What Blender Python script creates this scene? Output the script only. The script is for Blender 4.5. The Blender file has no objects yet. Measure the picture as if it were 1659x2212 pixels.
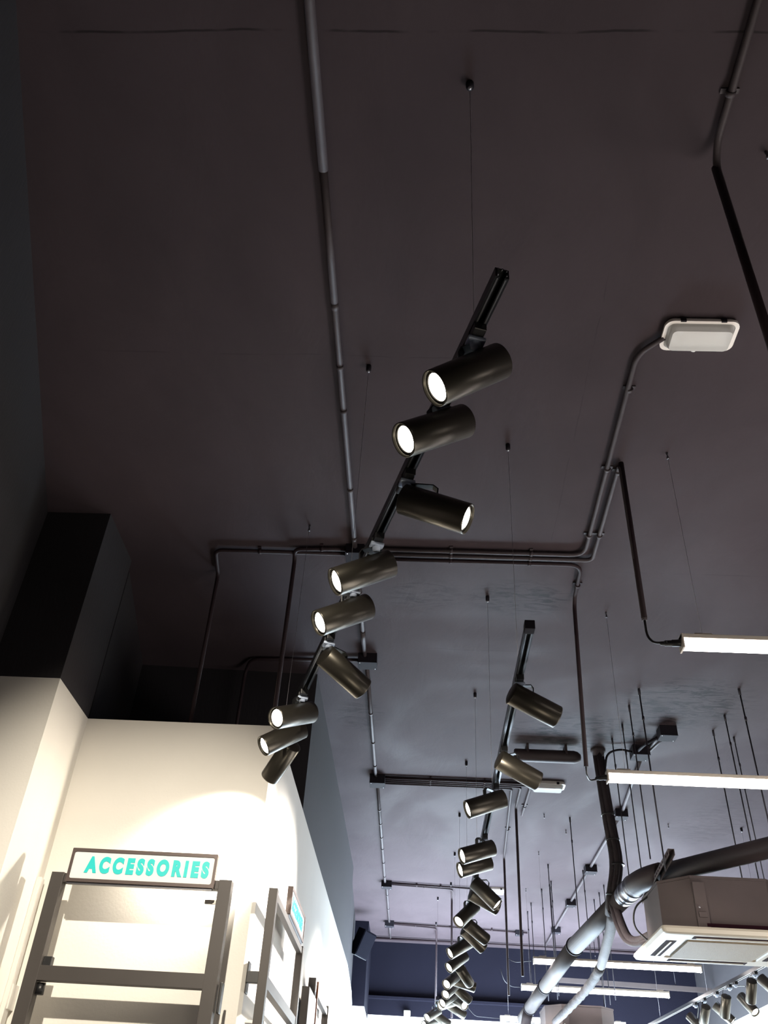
import bpy, bmesh, math, random
from mathutils import Vector, Matrix
random.seed(4)
SC = bpy.context.scene
COL = SC.collection
EYE = 1.5            # eye height: everything below is written with z measured from the eye and lifted at the end
CEIL = 3.0
ZB = 1.945           # height of the dark / white paint boundary

# ------------------------------------------------------------------ camera, world, exposure
cam = bpy.data.cameras.new('camera'); camo = bpy.data.objects.new('camera', cam); COL.objects.link(camo); SC.camera = camo
cam.sensor_fit = 'HORIZONTAL'; cam.sensor_width = 36.0; cam.lens = 1881.0 / 1659.0 * 36.0; cam.clip_start = 0.02; cam.clip_end = 100
def cam_matrix(pitch, roll, yaw):
    f = Vector((0, math.cos(pitch), math.sin(pitch))); r = Vector((1, 0, 0)); u = r.cross(f)
    r2 = r * math.cos(roll) + u * math.sin(roll); u2 = -r * math.sin(roll) + u * math.cos(roll)
    m = Matrix((r2, u2, -f)).transposed()
    return Matrix.Rotation(yaw, 3, 'Z') @ m
camo.matrix_world = cam_matrix(math.radians(37.59), math.radians(3.745), math.radians(3.557)).to_4x4()

W = bpy.data.worlds.new('world'); SC.world = W; W.use_nodes = True
W.node_tree.nodes['Background'].inputs[0].default_value = (0.6, 0.65, 0.75, 1)
W.node_tree.nodes['Background'].inputs[1].default_value = 0.02
SC.view_settings.view_transform = 'Standard'; SC.view_settings.look = 'None'
SC.view_settings.gamma = 1.0; SC.view_settings.use_curve_mapping = False
SC.view_settings.exposure = 0.0
try:
    SC.cycles.use_denoising = True
    SC.cycles.max_bounces = 8; SC.cycles.diffuse_bounces = 5; SC.cycles.glossy_bounces = 4
    SC.cycles.transmission_bounces = 4; SC.cycles.transparent_max_bounces = 8
    SC.cycles.sample_clamp_indirect = 4.0; SC.cycles.caustics_reflective = False; SC.cycles.caustics_refractive = False
except Exception: pass
SPOT_W = 170.0        # power of each track spotlight
TUBE_E = 14.0         # emission of the fluorescent diffusers
WARM = (1.0, 0.90, 0.76); COOL = (0.86, 0.92, 1.0)

def lamp(name, loc, sx, sy, power, col, rot=(0, 0, 0)):
    l = bpy.data.lights.new(name, 'AREA'); l.shape = 'RECTANGLE'; l.size = sx; l.size_y = sy; l.energy = power; l.color = col
    o = bpy.data.objects.new(name, l); COL.objects.link(o); o.location = loc; o.rotation_euler = rot; return o
# added unseen fill lamps: they light the ceiling and fixtures from below
lamp('fill_uplight', (1.6, 12.8, -0.2), 3.8, 3.4, 1850, (0.67, 0.835, 1.0), (math.pi, 0, 0))
lamp('fill_uplight', (3.4, 3.5, -0.9), 1.5, 3.4, 155, (1.0, 0.92, 0.86), (math.pi, 0, 0))
lamp('fill_uplight', (0.35, 1.5, -1.1), 0.7, 0.7, 17, (1.0, 0.88, 0.72), (math.pi, 0, 0))
l = bpy.data.lights.new('alcove_fill_spot', 'SPOT'); l.energy = 1300; l.color = (1.0, 0.90, 0.75); l.spot_size = math.radians(36); l.spot_blend = 1.0; l.shadow_soft_size = 0.04
o = bpy.data.objects.new('alcove_fill_spot', l); COL.objects.link(o); o.location = (-0.6, -0.2, 2.75)      # added unseen spot behind the camera, brightens the alcove wall
o.rotation_euler = (Vector((-1.3, 4.46, 0.55)) - o.location).to_track_quat('-Z', 'Y').to_euler()

# ------------------------------------------------------------------ materials
def mat(name, col, rough=0.6, metal=0.0, bump=0.0, bscale=40.0, vary=0.0, vscale=6.0, spec=0.5, stretch=None):
    m = bpy.data.materials.new(name); m.use_nodes = True; nt = m.node_tree; N = nt.nodes; L = nt.links
    b = N['Principled BSDF']; b.inputs['Roughness'].default_value = rough; b.inputs['Metallic'].default_value = metal
    b.inputs['Specular IOR Level'].default_value = spec
    tc = N.new('ShaderNodeTexCoord'); src = tc.outputs['Object']
    if stretch:
        mp = N.new('ShaderNodeMapping'); mp.inputs['Scale'].default_value = stretch; L.new(src, mp.inputs[0]); src = mp.outputs[0]
    n = N.new('ShaderNodeTexNoise'); n.inputs['Scale'].default_value = vscale; n.inputs['Detail'].default_value = 5; L.new(src, n.inputs[0])
    cr = N.new('ShaderNodeValToRGB'); v = max(vary, 0.015)
    cr.color_ramp.elements[0].position = 0.3; cr.color_ramp.elements[1].position = 0.7
    cr.color_ramp.elements[0].color = tuple(c * (1 - v) for c in col) + (1,)
    cr.color_ramp.elements[1].color = tuple(min(1, c * (1 + v)) for c in col) + (1,)
    L.new(n.outputs[0], cr.inputs[0]); L.new(cr.outputs[0], b.inputs['Base Color'])
    if bump:
        n2 = N.new('ShaderNodeTexNoise'); n2.inputs['Scale'].default_value = bscale; n2.inputs['Detail'].default_value = 4; L.new(src, n2.inputs[0])
        bp = N.new('ShaderNodeBump'); bp.inputs['Strength'].default_value = bump; bp.inputs['Distance'].default_value = 0.01
        L.new(n2.outputs[0], bp.inputs['Height']); L.new(bp.outputs[0], b.inputs['Normal'])
    return m
def emit(name, col, strength, base=(0.9, 0.9, 0.9)):
    m = bpy.data.materials.new(name); m.use_nodes = True; b = m.node_tree.nodes['Principled BSDF']
    b.inputs['Base Color'].default_value = base + (1,); b.inputs['Emission Color'].default_value = col + (1,)
    b.inputs['Emission Strength'].default_value = strength; b.inputs['Roughness'].default_value = 0.4
    return m

def ceiling_material():
    m = bpy.data.materials.new('painted_concrete_ceiling'); m.use_nodes = True; nt = m.node_tree; N = nt.nodes; L = nt.links
    b = N['Principled BSDF']; tc = N.new('ShaderNodeTexCoord'); P = tc.outputs['Object']
    def noise(scale, detail=4, rough=0.5, st=None, dist=0.0):
        src = P
        if st:
            mp = N.new('ShaderNodeMapping'); mp.inputs['Scale'].default_value = st; L.new(P, mp.inputs[0]); src = mp.outputs[0]
        n = N.new('ShaderNodeTexNoise'); n.inputs['Scale'].default_value = scale; n.inputs['Detail'].default_value = detail
        n.inputs['Roughness'].default_value = rough; n.inputs['Distortion'].default_value = dist; L.new(src, n.inputs[0]); return n.outputs[0]
    def mth(op, a, c=None, clamp=False):
        n = N.new('ShaderNodeMath'); n.operation = op; n.use_clamp = clamp
        for i, v in enumerate((a, c)):
            if v is None: continue
            if isinstance(v, (int, float)): n.inputs[i].default_value = v
            else: L.new(v, n.inputs[i])
        return n.outputs[0]
    def smooth(x, a, c):
        n = N.new('ShaderNodeMapRange'); n.interpolation_type = 'SMOOTHSTEP'; L.new(x, n.inputs[0])
        n.inputs[1].default_value = a; n.inputs[2].default_value = c; return n.outputs[0]
    sep = N.new('ShaderNodeSeparateXYZ'); L.new(P, sep.inputs[0]); X, Y = sep.outputs[0], sep.outputs[1]
    big = noise(0.9, 5, 0.55, None, 0.8); mid = noise(3.0, 5, 0.6, (1.0, 0.45, 1.0), 0.6); fine = noise(45, 3)
    tone = mth('ADD', mth('MULTIPLY', big, 0.50), mth('MULTIPLY', mid, 0.34))
    tone = mth('ADD', tone, 0.60)
    # bare, scuffed patches of filler: ellipses broken up by stretched noise
    streak = smooth(noise(5.5, 6, 0.7, (1.0, 3.2, 1.0), 1.2), 0.44, 0.62)
    def patch(cx, cy, rx, ry, amt):
        dx = mth('MULTIPLY', mth('SUBTRACT', X, cx), 1 / rx); dy = mth('MULTIPLY', mth('SUBTRACT', Y, cy), 1 / ry)
        d = mth('ADD', mth('MULTIPLY', dx, dx), mth('MULTIPLY', dy, dy))
        return mth('MULTIPLY', mth('SUBTRACT', 1.0, smooth(d, 0.1, 1.0)), amt)
    pat = None
    for a in ((1.35, 6.8, 0.8, 0.5, 0.9), (2.0, 6.2, 0.6, 0.55, 0.85), (0.62, 4.75, 0.4, 0.25, 0.7), (2.55, 5.3, 0.4, 0.3, 0.3),
              (-0.5, 6.6, 0.25, 0.35, 0.5), (2.95, 8.8, 0.5, 0.9, 0.25), (0.0, 4.75, 0.3, 0.25, 0.35)):
        p = patch(*a); pat = p if pat is None else mth('MAXIMUM', pat, p)
    dark = mth('MULTIPLY', pat, streak)
    # hairline joints between formwork boards
    def crack(pos, axis, x0, x1, amt, w=0.006):
        wob = mth('MULTIPLY', mth('SUBTRACT', noise(2.0, 5), 0.5), 0.05)
        c0 = mth('ABSOLUTE', mth('SUBTRACT', mth('ADD', Y if axis else X, wob), pos))
        line = mth('SUBTRACT', 1.0, smooth(c0, w * 0.3, w)); o = X if axis else Y
        rng = mth('MULTIPLY', smooth(o, x0, x0 + 0.15), mth('SUBTRACT', 1.0, smooth(o, x1 - 0.15, x1)))
        br = smooth(noise(4.0, 3), 0.4, 0.55)
        return mth('MULTIPLY', mth('MULTIPLY', line, rng), mth('MULTIPLY', br, amt))
    ck = crack(1.30, 1, -1.6, 2.0, 0.55)
    for a in ((5.45, 1, 0.0, 1.0, 0.3), (2.72, 1, -1.6, 0.2, 0.2), (9.6, 1, -0.6, 2.5, 0.2), (4.42, 1, 1.1, 2.3, 0.25), (0.72, 0, 2.2, 4.4, 0.2, 0.004)): ck = mth('MAXIMUM', ck, crack(*a))
    tot = mth('MULTIPLY', tone, mth('SUBTRACT', 1.0, mth('MAXIMUM', dark, ck)))
    tot = mth('MULTIPLY', tot, mth('ADD', mth('MULTIPLY', fine, 0.06), 0.97))
    mx = N.new('ShaderNodeMix'); mx.data_type = 'RGBA'; mx.blend_type = 'MULTIPLY'; mx.inputs[0].default_value = 1.0
    mx.inputs[6].default_value = (0.050, 0.038, 0.0425, 1)
    cb = N.new('ShaderNodeCombineXYZ')
    for i in range(3): L.new(tot, cb.inputs[i])
    L.new(cb.outputs[0], mx.inputs[7]); L.new(mx.outputs[2], b.inputs['Base Color'])
    rr = mth('ADD', mth('MULTIPLY', mth('SUBTRACT', 1.0, smooth(noise(0.8, 3, 0.5, (1, 0.6, 1), 1.5), 0.42, 0.62)), 0.10), 0.6)
    L.new(rr, b.inputs['Roughness']); b.inputs['Specular IOR Level'].default_value = 0.08
    bp = N.new('ShaderNodeBump'); bp.inputs['Strength'].default_value = 0.25; bp.inputs['Distance'].default_value = 0.02
    L.new(mth('ADD', mid, mth('MULTIPLY', fine, 0.08)), bp.inputs['Height']); L.new(bp.outputs[0], b.inputs['Normal'])
    return m

M = {}
M['ceiling'] = ceiling_material()
M['dark_wall'] = mat('dark_paint', (0.019, 0.0165, 0.0195), 0.7, 0, 0.15, 60, 0.06, 3, stretch=(1, 1, 0.25))
M['navy'] = mat('dark_navy_paint', (0.0075, 0.007, 0.013), 0.8, 0, 0.15, 60, 0.06, 3, spec=0.08)
M['white_wall'] = mat('white_paint', (0.80, 0.77, 0.71), 0.65, 0, 0.08, 80, 0.02, 3)
M['floor'] = mat('pale_terrazzo', (0.07, 0.068, 0.066), 0.35, 0, 0.0, 10, 0.06, 60)
M['conduit'] = mat('painted_conduit', (0.058, 0.047, 0.051), 0.55, 0.0, 0.05, 30, 0.08, 8, spec=0.25)
M['dark_conduit'] = mat('brown_painted_conduit', (0.026, 0.016, 0.019), 0.6, 0.0, 0.05, 30, 0.08, 8, spec=0.2)
M['box'] = mat('dark_junction_box', (0.014, 0.012, 0.016), 0.7, 0.0, 0, 10, 0.06, 12, spec=0.12)
M['zinc'] = mat('zinc_screw', (0.55, 0.55, 0.58), 0.3, 0.9)
M['housing'] = mat('bronze_black_housing', (0.075, 0.068, 0.055), 0.34, 0.75, 0.0, 10, 0.05, 20)
M['track'] = mat('black_track', (0.02, 0.021, 0.024), 0.28, 0.5)
M['track_lip'] = mat('track_rail_metal', (0.22, 0.22, 0.23), 0.3, 0.9)
M['black'] = mat('black_plastic', (0.012, 0.012, 0.013), 0.4)
M['bluegrey'] = mat('blue_grey_knob', (0.55, 0.64, 0.80), 0.4)
M['rimm'] = mat('lens_rim', (0.12, 0.115, 0.105), 0.3, 0.6)
M['lens'] = emit('lit_lens', (1.0, 0.93, 0.80), 14.0)
M['tube'] = emit('lit_diffuser', (1.0, 0.90, 0.86), TUBE_E)
M['batten'] = mat('batten_housing', (0.62, 0.56, 0.48), 0.5)
M['wire'] = mat('thin_steel_wire', (0.30, 0.28, 0.29), 0.35, 0.7)
M['rod'] = mat('threaded_rod', (0.03, 0.027, 0.034), 0.45, 0.5)
M['offwhite'] = mat('off_white_plastic', (0.90, 0.85, 0.79), 0.4)
M['reflector'] = mat('white_reflector', (0.86, 0.84, 0.80), 0.3)
M['insul'] = mat('dark_insulation_foam', (0.026, 0.018, 0.020), 0.75, 0, 0.4, 45, 0.15, 12)
M['tape'] = mat('grey_taped_insulation', (0.032, 0.026, 0.026), 0.7, 0, 0.6, 30, 0.35, 16, spec=0.15)
M['duct'] = mat('grey_brown_duct', (0.030, 0.024, 0.024), 0.6, 0.0, 0.05, 20, 0.06, 5, spec=0.15)
M['duct_dark'] = mat('brown_painted_duct', (0.036, 0.027, 0.028), 0.5, 0.0, 0.05, 20, 0.06, 5, spec=0.25)
M['silver'] = mat('galvanised_steel', (0.16, 0.16, 0.175), 0.33, 0.9)
M['ac_body'] = mat('taupe_painted_casing', (0.085, 0.068, 0.066), 0.6, 0.0, 0, 10, 0.05, 6, spec=0.2)
M['ac_panel'] = mat('ivory_panel', (0.46, 0.42, 0.34), 0.45)
M['ac_grille'] = mat('beige_grille', (0.27, 0.225, 0.155), 0.6, 0, 0.4, 160, 0.05, 60)
M['slot'] = mat('dark_slot', (0.02, 0.006, 0.010), 0.8, spec=0.05)
M['frame'] = mat('charcoal_frame', (0.050, 0.043, 0.039), 0.5, 0.2, 0, 10, 0.04, 10)
M['sign_frame'] = mat('dark_sign_frame', (0.10, 0.075, 0.068), 0.4, 0.3)
M['sign_face'] = mat('white_sign_face', (0.82, 0.84, 0.83), 0.3)
M['cyan'] = mat('turquoise_vinyl', (0.02, 0.62, 0.60), 0.4)
M['wood'] = mat('orange_brown_edge', (0.30, 0.10, 0.035), 0.5, 0, 0, 10, 0.2, 14, stretch=(1, 1, 0.1))
M['speaker'] = mat('black_speaker', (0.004, 0.004, 0.008), 0.8, 0, 0.3, 200, spec=0.08)
M['speaker_edge'] = mat('grey_speaker_edge', (0.03, 0.03, 0.032), 0.6)
def clear_plastic():
    m = bpy.data.materials.new('clear_plastic'); m.use_nodes = True; nt = m.node_tree; N = nt.nodes
    tr = N.new('ShaderNodeBsdfTransparent'); gl = N.new('ShaderNodeBsdfGlossy'); gl.inputs['Roughness'].default_value = 0.12
    fr = N.new('ShaderNodeFresnel'); fr.inputs[0].default_value = 1.5
    df = N.new('ShaderNodeBsdfDiffuse'); df.inputs[0].default_value = (0.95, 0.94, 0.90, 1)
    a = N.new('ShaderNodeMixShader'); a.inputs[0].default_value = 0.6; b = N.new('ShaderNodeMixShader')
    nt.links.new(tr.outputs[0], a.inputs[1]); nt.links.new(df.outputs[0], a.inputs[2])
    nt.links.new(fr.outputs[0], b.inputs[0]); nt.links.new(a.outputs[0], b.inputs[1]); nt.links.new(gl.outputs[0], b.inputs[2])
    nt.links.new(b.outputs[0], N['Material Output'].inputs[0]); return m
M['clear'] = clear_plastic()

# ------------------------------------------------------------------ geometry helpers
def frame_of(d):
    d = Vector(d).normalized(); up = Vector((0, 0, 1)) if abs(d.z) < 0.9 else Vector((0, 1, 0))
    x = up.cross(d).normalized(); y = d.cross(x); return x, y, d
def fillet(pts, r, n=6):
    pts = [Vector(p) for p in pts]; out = [pts[0]]
    for i in range(1, len(pts) - 1):
        a, b, c = pts[i - 1], pts[i], pts[i + 1]
        u = a - b; v = c - b; rr = min(r, u.length * 0.48, v.length * 0.48); u.normalize(); v.normalize()
        p0 = b + u * rr; p1 = b + v * rr
        for k in range(n + 1):
            t = k / n; out.append(p0.lerp(b, t).lerp(b.lerp(p1, t), t))
    out.append(pts[-1]); return out
class MB:
    def __init__(s): s.bm = bmesh.new(); s.mi = 0
    def face(s, vs, smooth=False):
        try: f = s.bm.faces.new(vs)
        except ValueError: return None
        f.material_index = s.mi; f.smooth = smooth; return f
    def rings(s, rings, closed_ring=True, cap=True, smooth=True):
        R = [[s.bm.verts.new(p) for p in r] for r in rings]; n = len(R[0])
        for a, b in zip(R, R[1:]):
            for i in range(n if closed_ring else n - 1):
                j = (i + 1) % n; s.face((a[i], a[j], b[j], b[i]), smooth)
        if cap: s.face(list(reversed(R[0]))); s.face(R[-1])
        return R
    def tube(s, pts, r, seg=12, cap=True, radii=None):
        pts = [Vector(p) for p in pts]; T = []
        for i in range(len(pts)):
            a = pts[max(0, i - 1)]; b = pts[min(len(pts) - 1, i + 1)]; T.append((b - a).normalized())
        x, y, _ = frame_of(T[0]); rings = []
        for i, p in enumerate(pts):
            if i:
                q = T[i - 1].rotation_difference(T[i]); x = q @ x; y = q @ y
            rr = radii[i] if radii else r
            rings.append([p + (x * math.cos(2 * math.pi * k / seg) + y * math.sin(2 * math.pi * k / seg)) * rr for k in range(seg)])
        s.rings(rings, cap=cap); return s
    def lathe(s, o, d, prof, seg=32, cap=False):
        x, y, z = frame_of(d); o = Vector(o)
        s.rings([[o + z * h + (x * math.cos(2 * math.pi * k / seg) + y * math.sin(2 * math.pi * k / seg)) * max(r, 1e-4) for k in range(seg)] for h, r in prof], cap=cap); return s
    def box(s, c, size, axes=None, bev=0.0):
        c = Vector(c); X, Y, Z = axes or (Vector((1, 0, 0)), Vector((0, 1, 0)), Vector((0, 0, 1)))
        h = [v / 2 for v in size]
        t = bmesh.new(); bmesh.ops.create_cube(t, size=1.0)
        for v in t.verts: v.co = Vector((v.co.x * size[0], v.co.y * size[1], v.co.z * size[2]))
        if bev: bmesh.ops.bevel(t, geom=list(t.edges), offset=bev, segments=2, affect='EDGES', profile=0.7)
        mp = {}
        for v in t.verts: mp[v] = s.bm.verts.new(c + X * v.co.x + Y * v.co.y + Z * v.co.z)
        for f in t.faces: s.face([mp[v] for v in f.verts])
        t.free(); return s
    def prism(s, poly, z0, z1, holes=None):
        n = len(poly); a = [s.bm.verts.new((p[0], p[1], z0)) for p in poly]; b = [s.bm.verts.new((p[0], p[1], z1)) for p in poly]
        for i in range(n):
            j = (i + 1) % n; s.face((a[i], a[j], b[j], b[i]))
        s.face(list(reversed(a))); s.face(b); return s
    def extrude(s, poly, o, X, Y, Z, depth):
        a = [s.bm.verts.new(o + X * p[0] + Y * p[1]) for p in poly]; b = [s.bm.verts.new(o + X * p[0] + Y * p[1] + Z * depth) for p in poly]
        n = len(poly)
        for i in range(n):
            j = (i + 1) % n; s.face((a[i], a[j], b[j], b[i]))
        s.face(list(reversed(a))); s.face(b); return s
    def build(s, name, mats, parent=None, label=None, cat=None, group=None, kind=None):
        bmesh.ops.recalc_face_normals(s.bm, faces=s.bm.faces)
        vs = s.bm.verts
        if parent is None:
            lo = Vector((min(v.co.x for v in vs), min(v.co.y for v in vs), min(v.co.z for v in vs)))
            hi = Vector((max(v.co.x for v in vs), max(v.co.y for v in vs), max(v.co.z for v in vs)))
            org = Vector(((lo.x + hi.x) / 2, (lo.y + hi.y) / 2, lo.z))
            if name == 'ceiling': org = Vector((0, 0, 3.0))
        else: org = Vector(parent['_o'])
        bmesh.ops.translate(s.bm, vec=-org, verts=list(vs))
        me = bpy.data.meshes.new(name); s.bm.to_mesh(me); s.bm.free()
        for m in (mats if isinstance(mats, (list, tuple)) else [mats]): me.materials.append(M[m])
        o = bpy.data.objects.new(name, me); COL.objects.link(o); o['_o'] = tuple(org)
        if parent is None: o.location = org
        else: o.parent = parent
        tag(o, label, cat, group, kind); return o
def tag(o, label=None, cat=None, group=None, kind=None):
    if label: o['label'] = label
    if cat: o['category'] = cat
    if group: o['group'] = group
    if kind: o['kind'] = kind
def thing(name, label, cat, loc, group=None):
    o = bpy.data.objects.new(name, None); COL.objects.link(o); o.location = loc; o['_o'] = tuple(loc); o.empty_display_size = 0.05
    tag(o, label, cat, group); return o
V = Vector
def rrect(w, h, r, n=5):
    out = []
    for cx, cy, a0 in ((w / 2 - r, h / 2 - r, 0), (-w / 2 + r, h / 2 - r, 90), (-w / 2 + r, -h / 2 + r, 180), (w / 2 - r, -h / 2 + r, 270)):
        for k in range(n + 1):
            a = math.radians(a0 + 90 * k / n); out.append((cx + r * math.cos(a), cy + r * math.sin(a)))
    return out

# ------------------------------------------------------------------ the setting
FL = -EYE
MB().box((0.6, 6.0, CEIL + 0.06), (7.8, 18.4, 0.12)).build('ceiling', 'ceiling', kind='structure')
MB().box((0.6, 6.0, FL - 0.05), (7.8, 18.4, 0.1)).build('floor', 'floor', kind='structure')
def wall(name, pts, th=0.1, lo=FL, hi=CEIL, zb=ZB, flip=False, dark='dark_wall'):
    """a wall along pts (2D); paint changes from white to dark at zb; thickness goes to the left of the direction"""
    b = MB()
    P = [V((p[0], p[1])) for p in pts]; off = []
    for i in range(len(P)):
        n = V((0, 0))
        for a, c in ((i - 1, i), (i, i + 1)):
            if 0 <= a and c < len(P):
                d = (P[c] - P[a]).normalized(); n += V((-d.y, d.x))
        off.append(P[i] + n.normalized() * (th * (-1 if flip else 1)))
    for i in range(len(P) - 1):
        poly = [P[i], P[i + 1], off[i + 1], off[i]]
        for z0, z1, mi in ((lo, min(hi, zb), 0), (max(lo, zb), hi, 1)):
            if z1 - z0 > 1e-4: b.mi = mi; b.prism([(p.x, p.y) for p in poly], z0, z1)
    return b.build(name, ['white_wall', dark], kind='structure')
wall('wall_left', [(-0.90, -3.0), (-0.885, -0.5), (-2.21, 3.978)], zb=-9)
# projecting pier: dark above, white below
wall('wall_left', [(-2.21, 3.978), (-1.836, 3.978), (-1.836, 4.46)], 0.12)
# white lower wall of the alcove and of the long side wall, and the dark walls set back above them
wall('wall_left', [(-1.9, 4.46), (-0.79, 4.46), (-0.775, 4.485), (-0.757, 10.95), (-0.80, 12.6), (-0.845, 13.62)], 0.1, hi=ZB)
wall('wall_left', [(-1.88, 4.58), (-2.10, 5.83)], 0.1, lo=ZB - 0.05, zb=-9)
wall('wall_left', [(-2.25, 5.85), (-0.787, 5.91), (-0.765, 10.9)], 0.1, lo=ZB, zb=-9)
wall('wall_left', [(-0.765, 10.9), (-0.80, 11.1), (-0.872, 13.62)], 0.1, lo=ZB, zb=-9)
MB().prism([(-2.3, 4.52), (-0.86, 4.52), (-0.86, 6.0), (-2.3, 6.0)], ZB - 0.08, ZB - 0.01).build('trim_1', 'dark_wall', kind='structure')
wall('wall_back', [(-0.872, 13.615), (-0.676, 13.615), (-0.68, 14.92)], 0.1, zb=1.914, dark='navy')
wall('wall_back', [(-0.76, 14.92), (4.3, 14.92)], 0.1, zb=1.995, dark='navy')
MB().box((0.9, 14.87, 2.22), (3.2, 0.09, 0.035)).build('trim_2', 'navy', kind='structure')
wall('wall_right', [(4.27, 15.0), (4.27, 8.0)], 0.1, zb=1.95)
wall('wall_right', [(4.27, 8.0), (4.27, -3.0)], 0.1, zb=-9)
wall('wall_front', [(4.35, -3.0), (-1.0, -3.0)], 0.1, zb=-9)

# ------------------------------------------------------------------ track lighting
def track(name, label, p0, p1, z=1.735, capped=False):
    p0 = V((p0[0], p0[1], z)); p1 = V((p1[0], p1[1], z)); d = (p1 - p0).normalized(); X = V((-d.y, d.x, 0)); Z = V((0, 0, 1)); L = (p1 - p0).length
    t = thing(name, label, 'track', tuple((p0 + p1) / 2), None)
    w, h = 0.0175, 0.0165
    prof = [(-w, h), (w, h), (w, -h), (0.0065, -h), (0.0065, -h + 0.003), (w - 0.004, -h + 0.003), (w - 0.004, h - 0.005), (-w + 0.004, h - 0.005), (-w + 0.004, -h + 0.003), (-0.0065, -h + 0.003), (-0.0065, -h), (-w, -h)]
    MB().extrude(prof, p0, X, Z, d, L).build('rail', 'track', t)
    for s in (-1, 1):
        MB().extrude([(s * 0.0105 - 0.0018, -0.0145), (s * 0.0105 + 0.0018, -0.0145), (s * 0.0105 + 0.0018, -0.0178), (s * 0.0105 - 0.0018, -0.0178)], p0 + d * 0.004, X, Z, d, L - 0.008).build('conductor_strip', 'track_lip', t)
    if capped:
        MB().box(p0 + d * 0.012, (0.04, 0.045, 0.038), (X, d, Z), 0.004).build('end_cap', 'box', t)
    else:
        b = MB()
        for sx, sz in ((-0.011, 0.01), (0.011, 0.01), (-0.011, -0.008), (0.011, -0.008), (0, 0.012)): b.tube([p0 - d * 0.004 + X * sx + Z * sz, p0 + d * 0.01 + X * sx + Z * sz], 0.002, 6)
        b.build('end_contact', 'silver', t)
    return t
T1 = lambda y: 0.164 - 0.307 * (y - 1.303)
track('lighting_track', 'black lighting track nearest the camera, open end up, running left with nine spotlights', (T1(1.303), 1.303), (T1(4.25), 4.25))
track('lighting_track', 'long black lighting track in the middle of the room with grey end cap', (0.41, 2.95), (0.41, 11.42), 1.74, True)
track('lighting_track', 'short black lighting track farthest down the room near the dark back wall', (0.28, 11.5), (0.28, 14.3), 1.74, True)
T3 = lambda y: 3.24 - 0.05 * (y - 8.6)
track('lighting_track', 'black lighting track at lower right beside the white right wall', (T3(8.0), 8.0), (T3(13.8), 13.8), 1.78, True)

def strap(b, pts, n, w, t):
    pts = [V(p) for p in pts]; n = V(n).normalized(); rings = []
    for i, p in enumerate(pts):
        d = (pts[min(i + 1, len(pts) - 1)] - pts[max(i - 1, 0)]).normalized(); m = n.cross(d).normalized()
        rings.append([p + n * w / 2 + m * t / 2, p - n * w / 2 + m * t / 2, p - n * w / 2 - m * t / 2, p + n * w / 2 - m * t / 2])
    b.rings(rings, smooth=False)
def spotlight(label, C, a, mount, group, power=SPOT_W, col=WARM, ztrack=1.735):
    C = V(C); a = V(a).normalized(); mount = V((mount[0], mount[1], ztrack)); zb = ztrack - 0.017
    up = (V((0, 0, 1)) - a * a.z).normalized()
    t = thing('track_spotlight', label, 'spotlight', tuple(mount), group)
    td = V((-0.293, 0.956, 0)) if group.startswith('spotlights on the near') else V((0, 1, 0))
    tx = V((td.y, -td.x, 0)); Z = V((0, 0, 1))
    b = MB(); b.box((mount.x, mount.y, zb - 0.012), (0.032, 0.105, 0.024), (tx, td, Z), 0.003)
    b.box((mount.x, mount.y, zb - 0.012) , (0.037, 0.03, 0.026), (tx, td, Z), 0.002); b.build('track_adapter', 'black', t)
    kc = mount + V((0, 0, -0.017 - 0.03)) - td * 0.012
    MB().box(kc, (0.046, 0.036, 0.012), (tx, td, Z), 0.0045).lathe(kc + V((0, 0, -0.018)), (0, 0, 1), [(0, 0.0), (0, 0.013), (0.014, 0.015)], 14).build('locking_knob', 'bluegrey', t)
    Q = C - a * 0.012 + up * 0.0455
    z0 = zb - 0.034; P0 = V((mount.x, mount.y, z0)) - td * 0.01; P1 = V((Q.x, Q.y, z0 - 0.002))
    hd = V((P1.x - P0.x, P1.y - P0.y, 0))
    if hd.length < 0.03:
        side = (tx if (tx.dot(a) > 0) else -tx); P1 = P1 + side * 0.03; hd = P1 - P0
    n = V((-hd.y, hd.x, 0)).normalized()
    path = [P0 - hd.normalized() * 0.012, P0.lerp(P1, 0.85), P1.lerp(Q, 0.35), Q - up * 0.004]
    b = MB(); strap(b, path, n, 0.02, 0.0045); b.build('bracket', 'black', t)
    h = MB().lathe(C - a * 0.109, a, [(0, 0.0), (0, 0.040), (0.0025, 0.0445), (0.004, 0.0475), (0.214, 0.0475), (0.218, 0.047), (0.218, 0.0435), (0.205, 0.0425)], 40).build('housing', 'housing', t)
    MB().lathe(C - a * 0.109, a, [(0.2075, 0.0432), (0.2085, 0.0395), (0.2105, 0.0365), (0.203, 0.036)], 36).build('lens_ring', 'rimm', h)
    MB().lathe(C - a * 0.109, a, [(0.206, 0.0362), (0.211, 0.030), (0.2145, 0.016), (0.2155, 0.0)], 32).build('lens', 'lens', h)
    ld = bpy.data.lights.new('spotlight_beam', 'SPOT'); ld.energy = power; ld.color = col; ld.spot_size = math.radians(72); ld.spot_blend = 0.85; ld.shadow_soft_size = 0.03
    lo = bpy.data.objects.new('spotlight_beam', ld); COL.objects.link(lo); lo.parent = h
    lo.location = C + a * 0.114 - V(h['_o']); lo.rotation_euler = a.to_track_quat('-Z', 'Y').to_euler()
    return t
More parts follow.
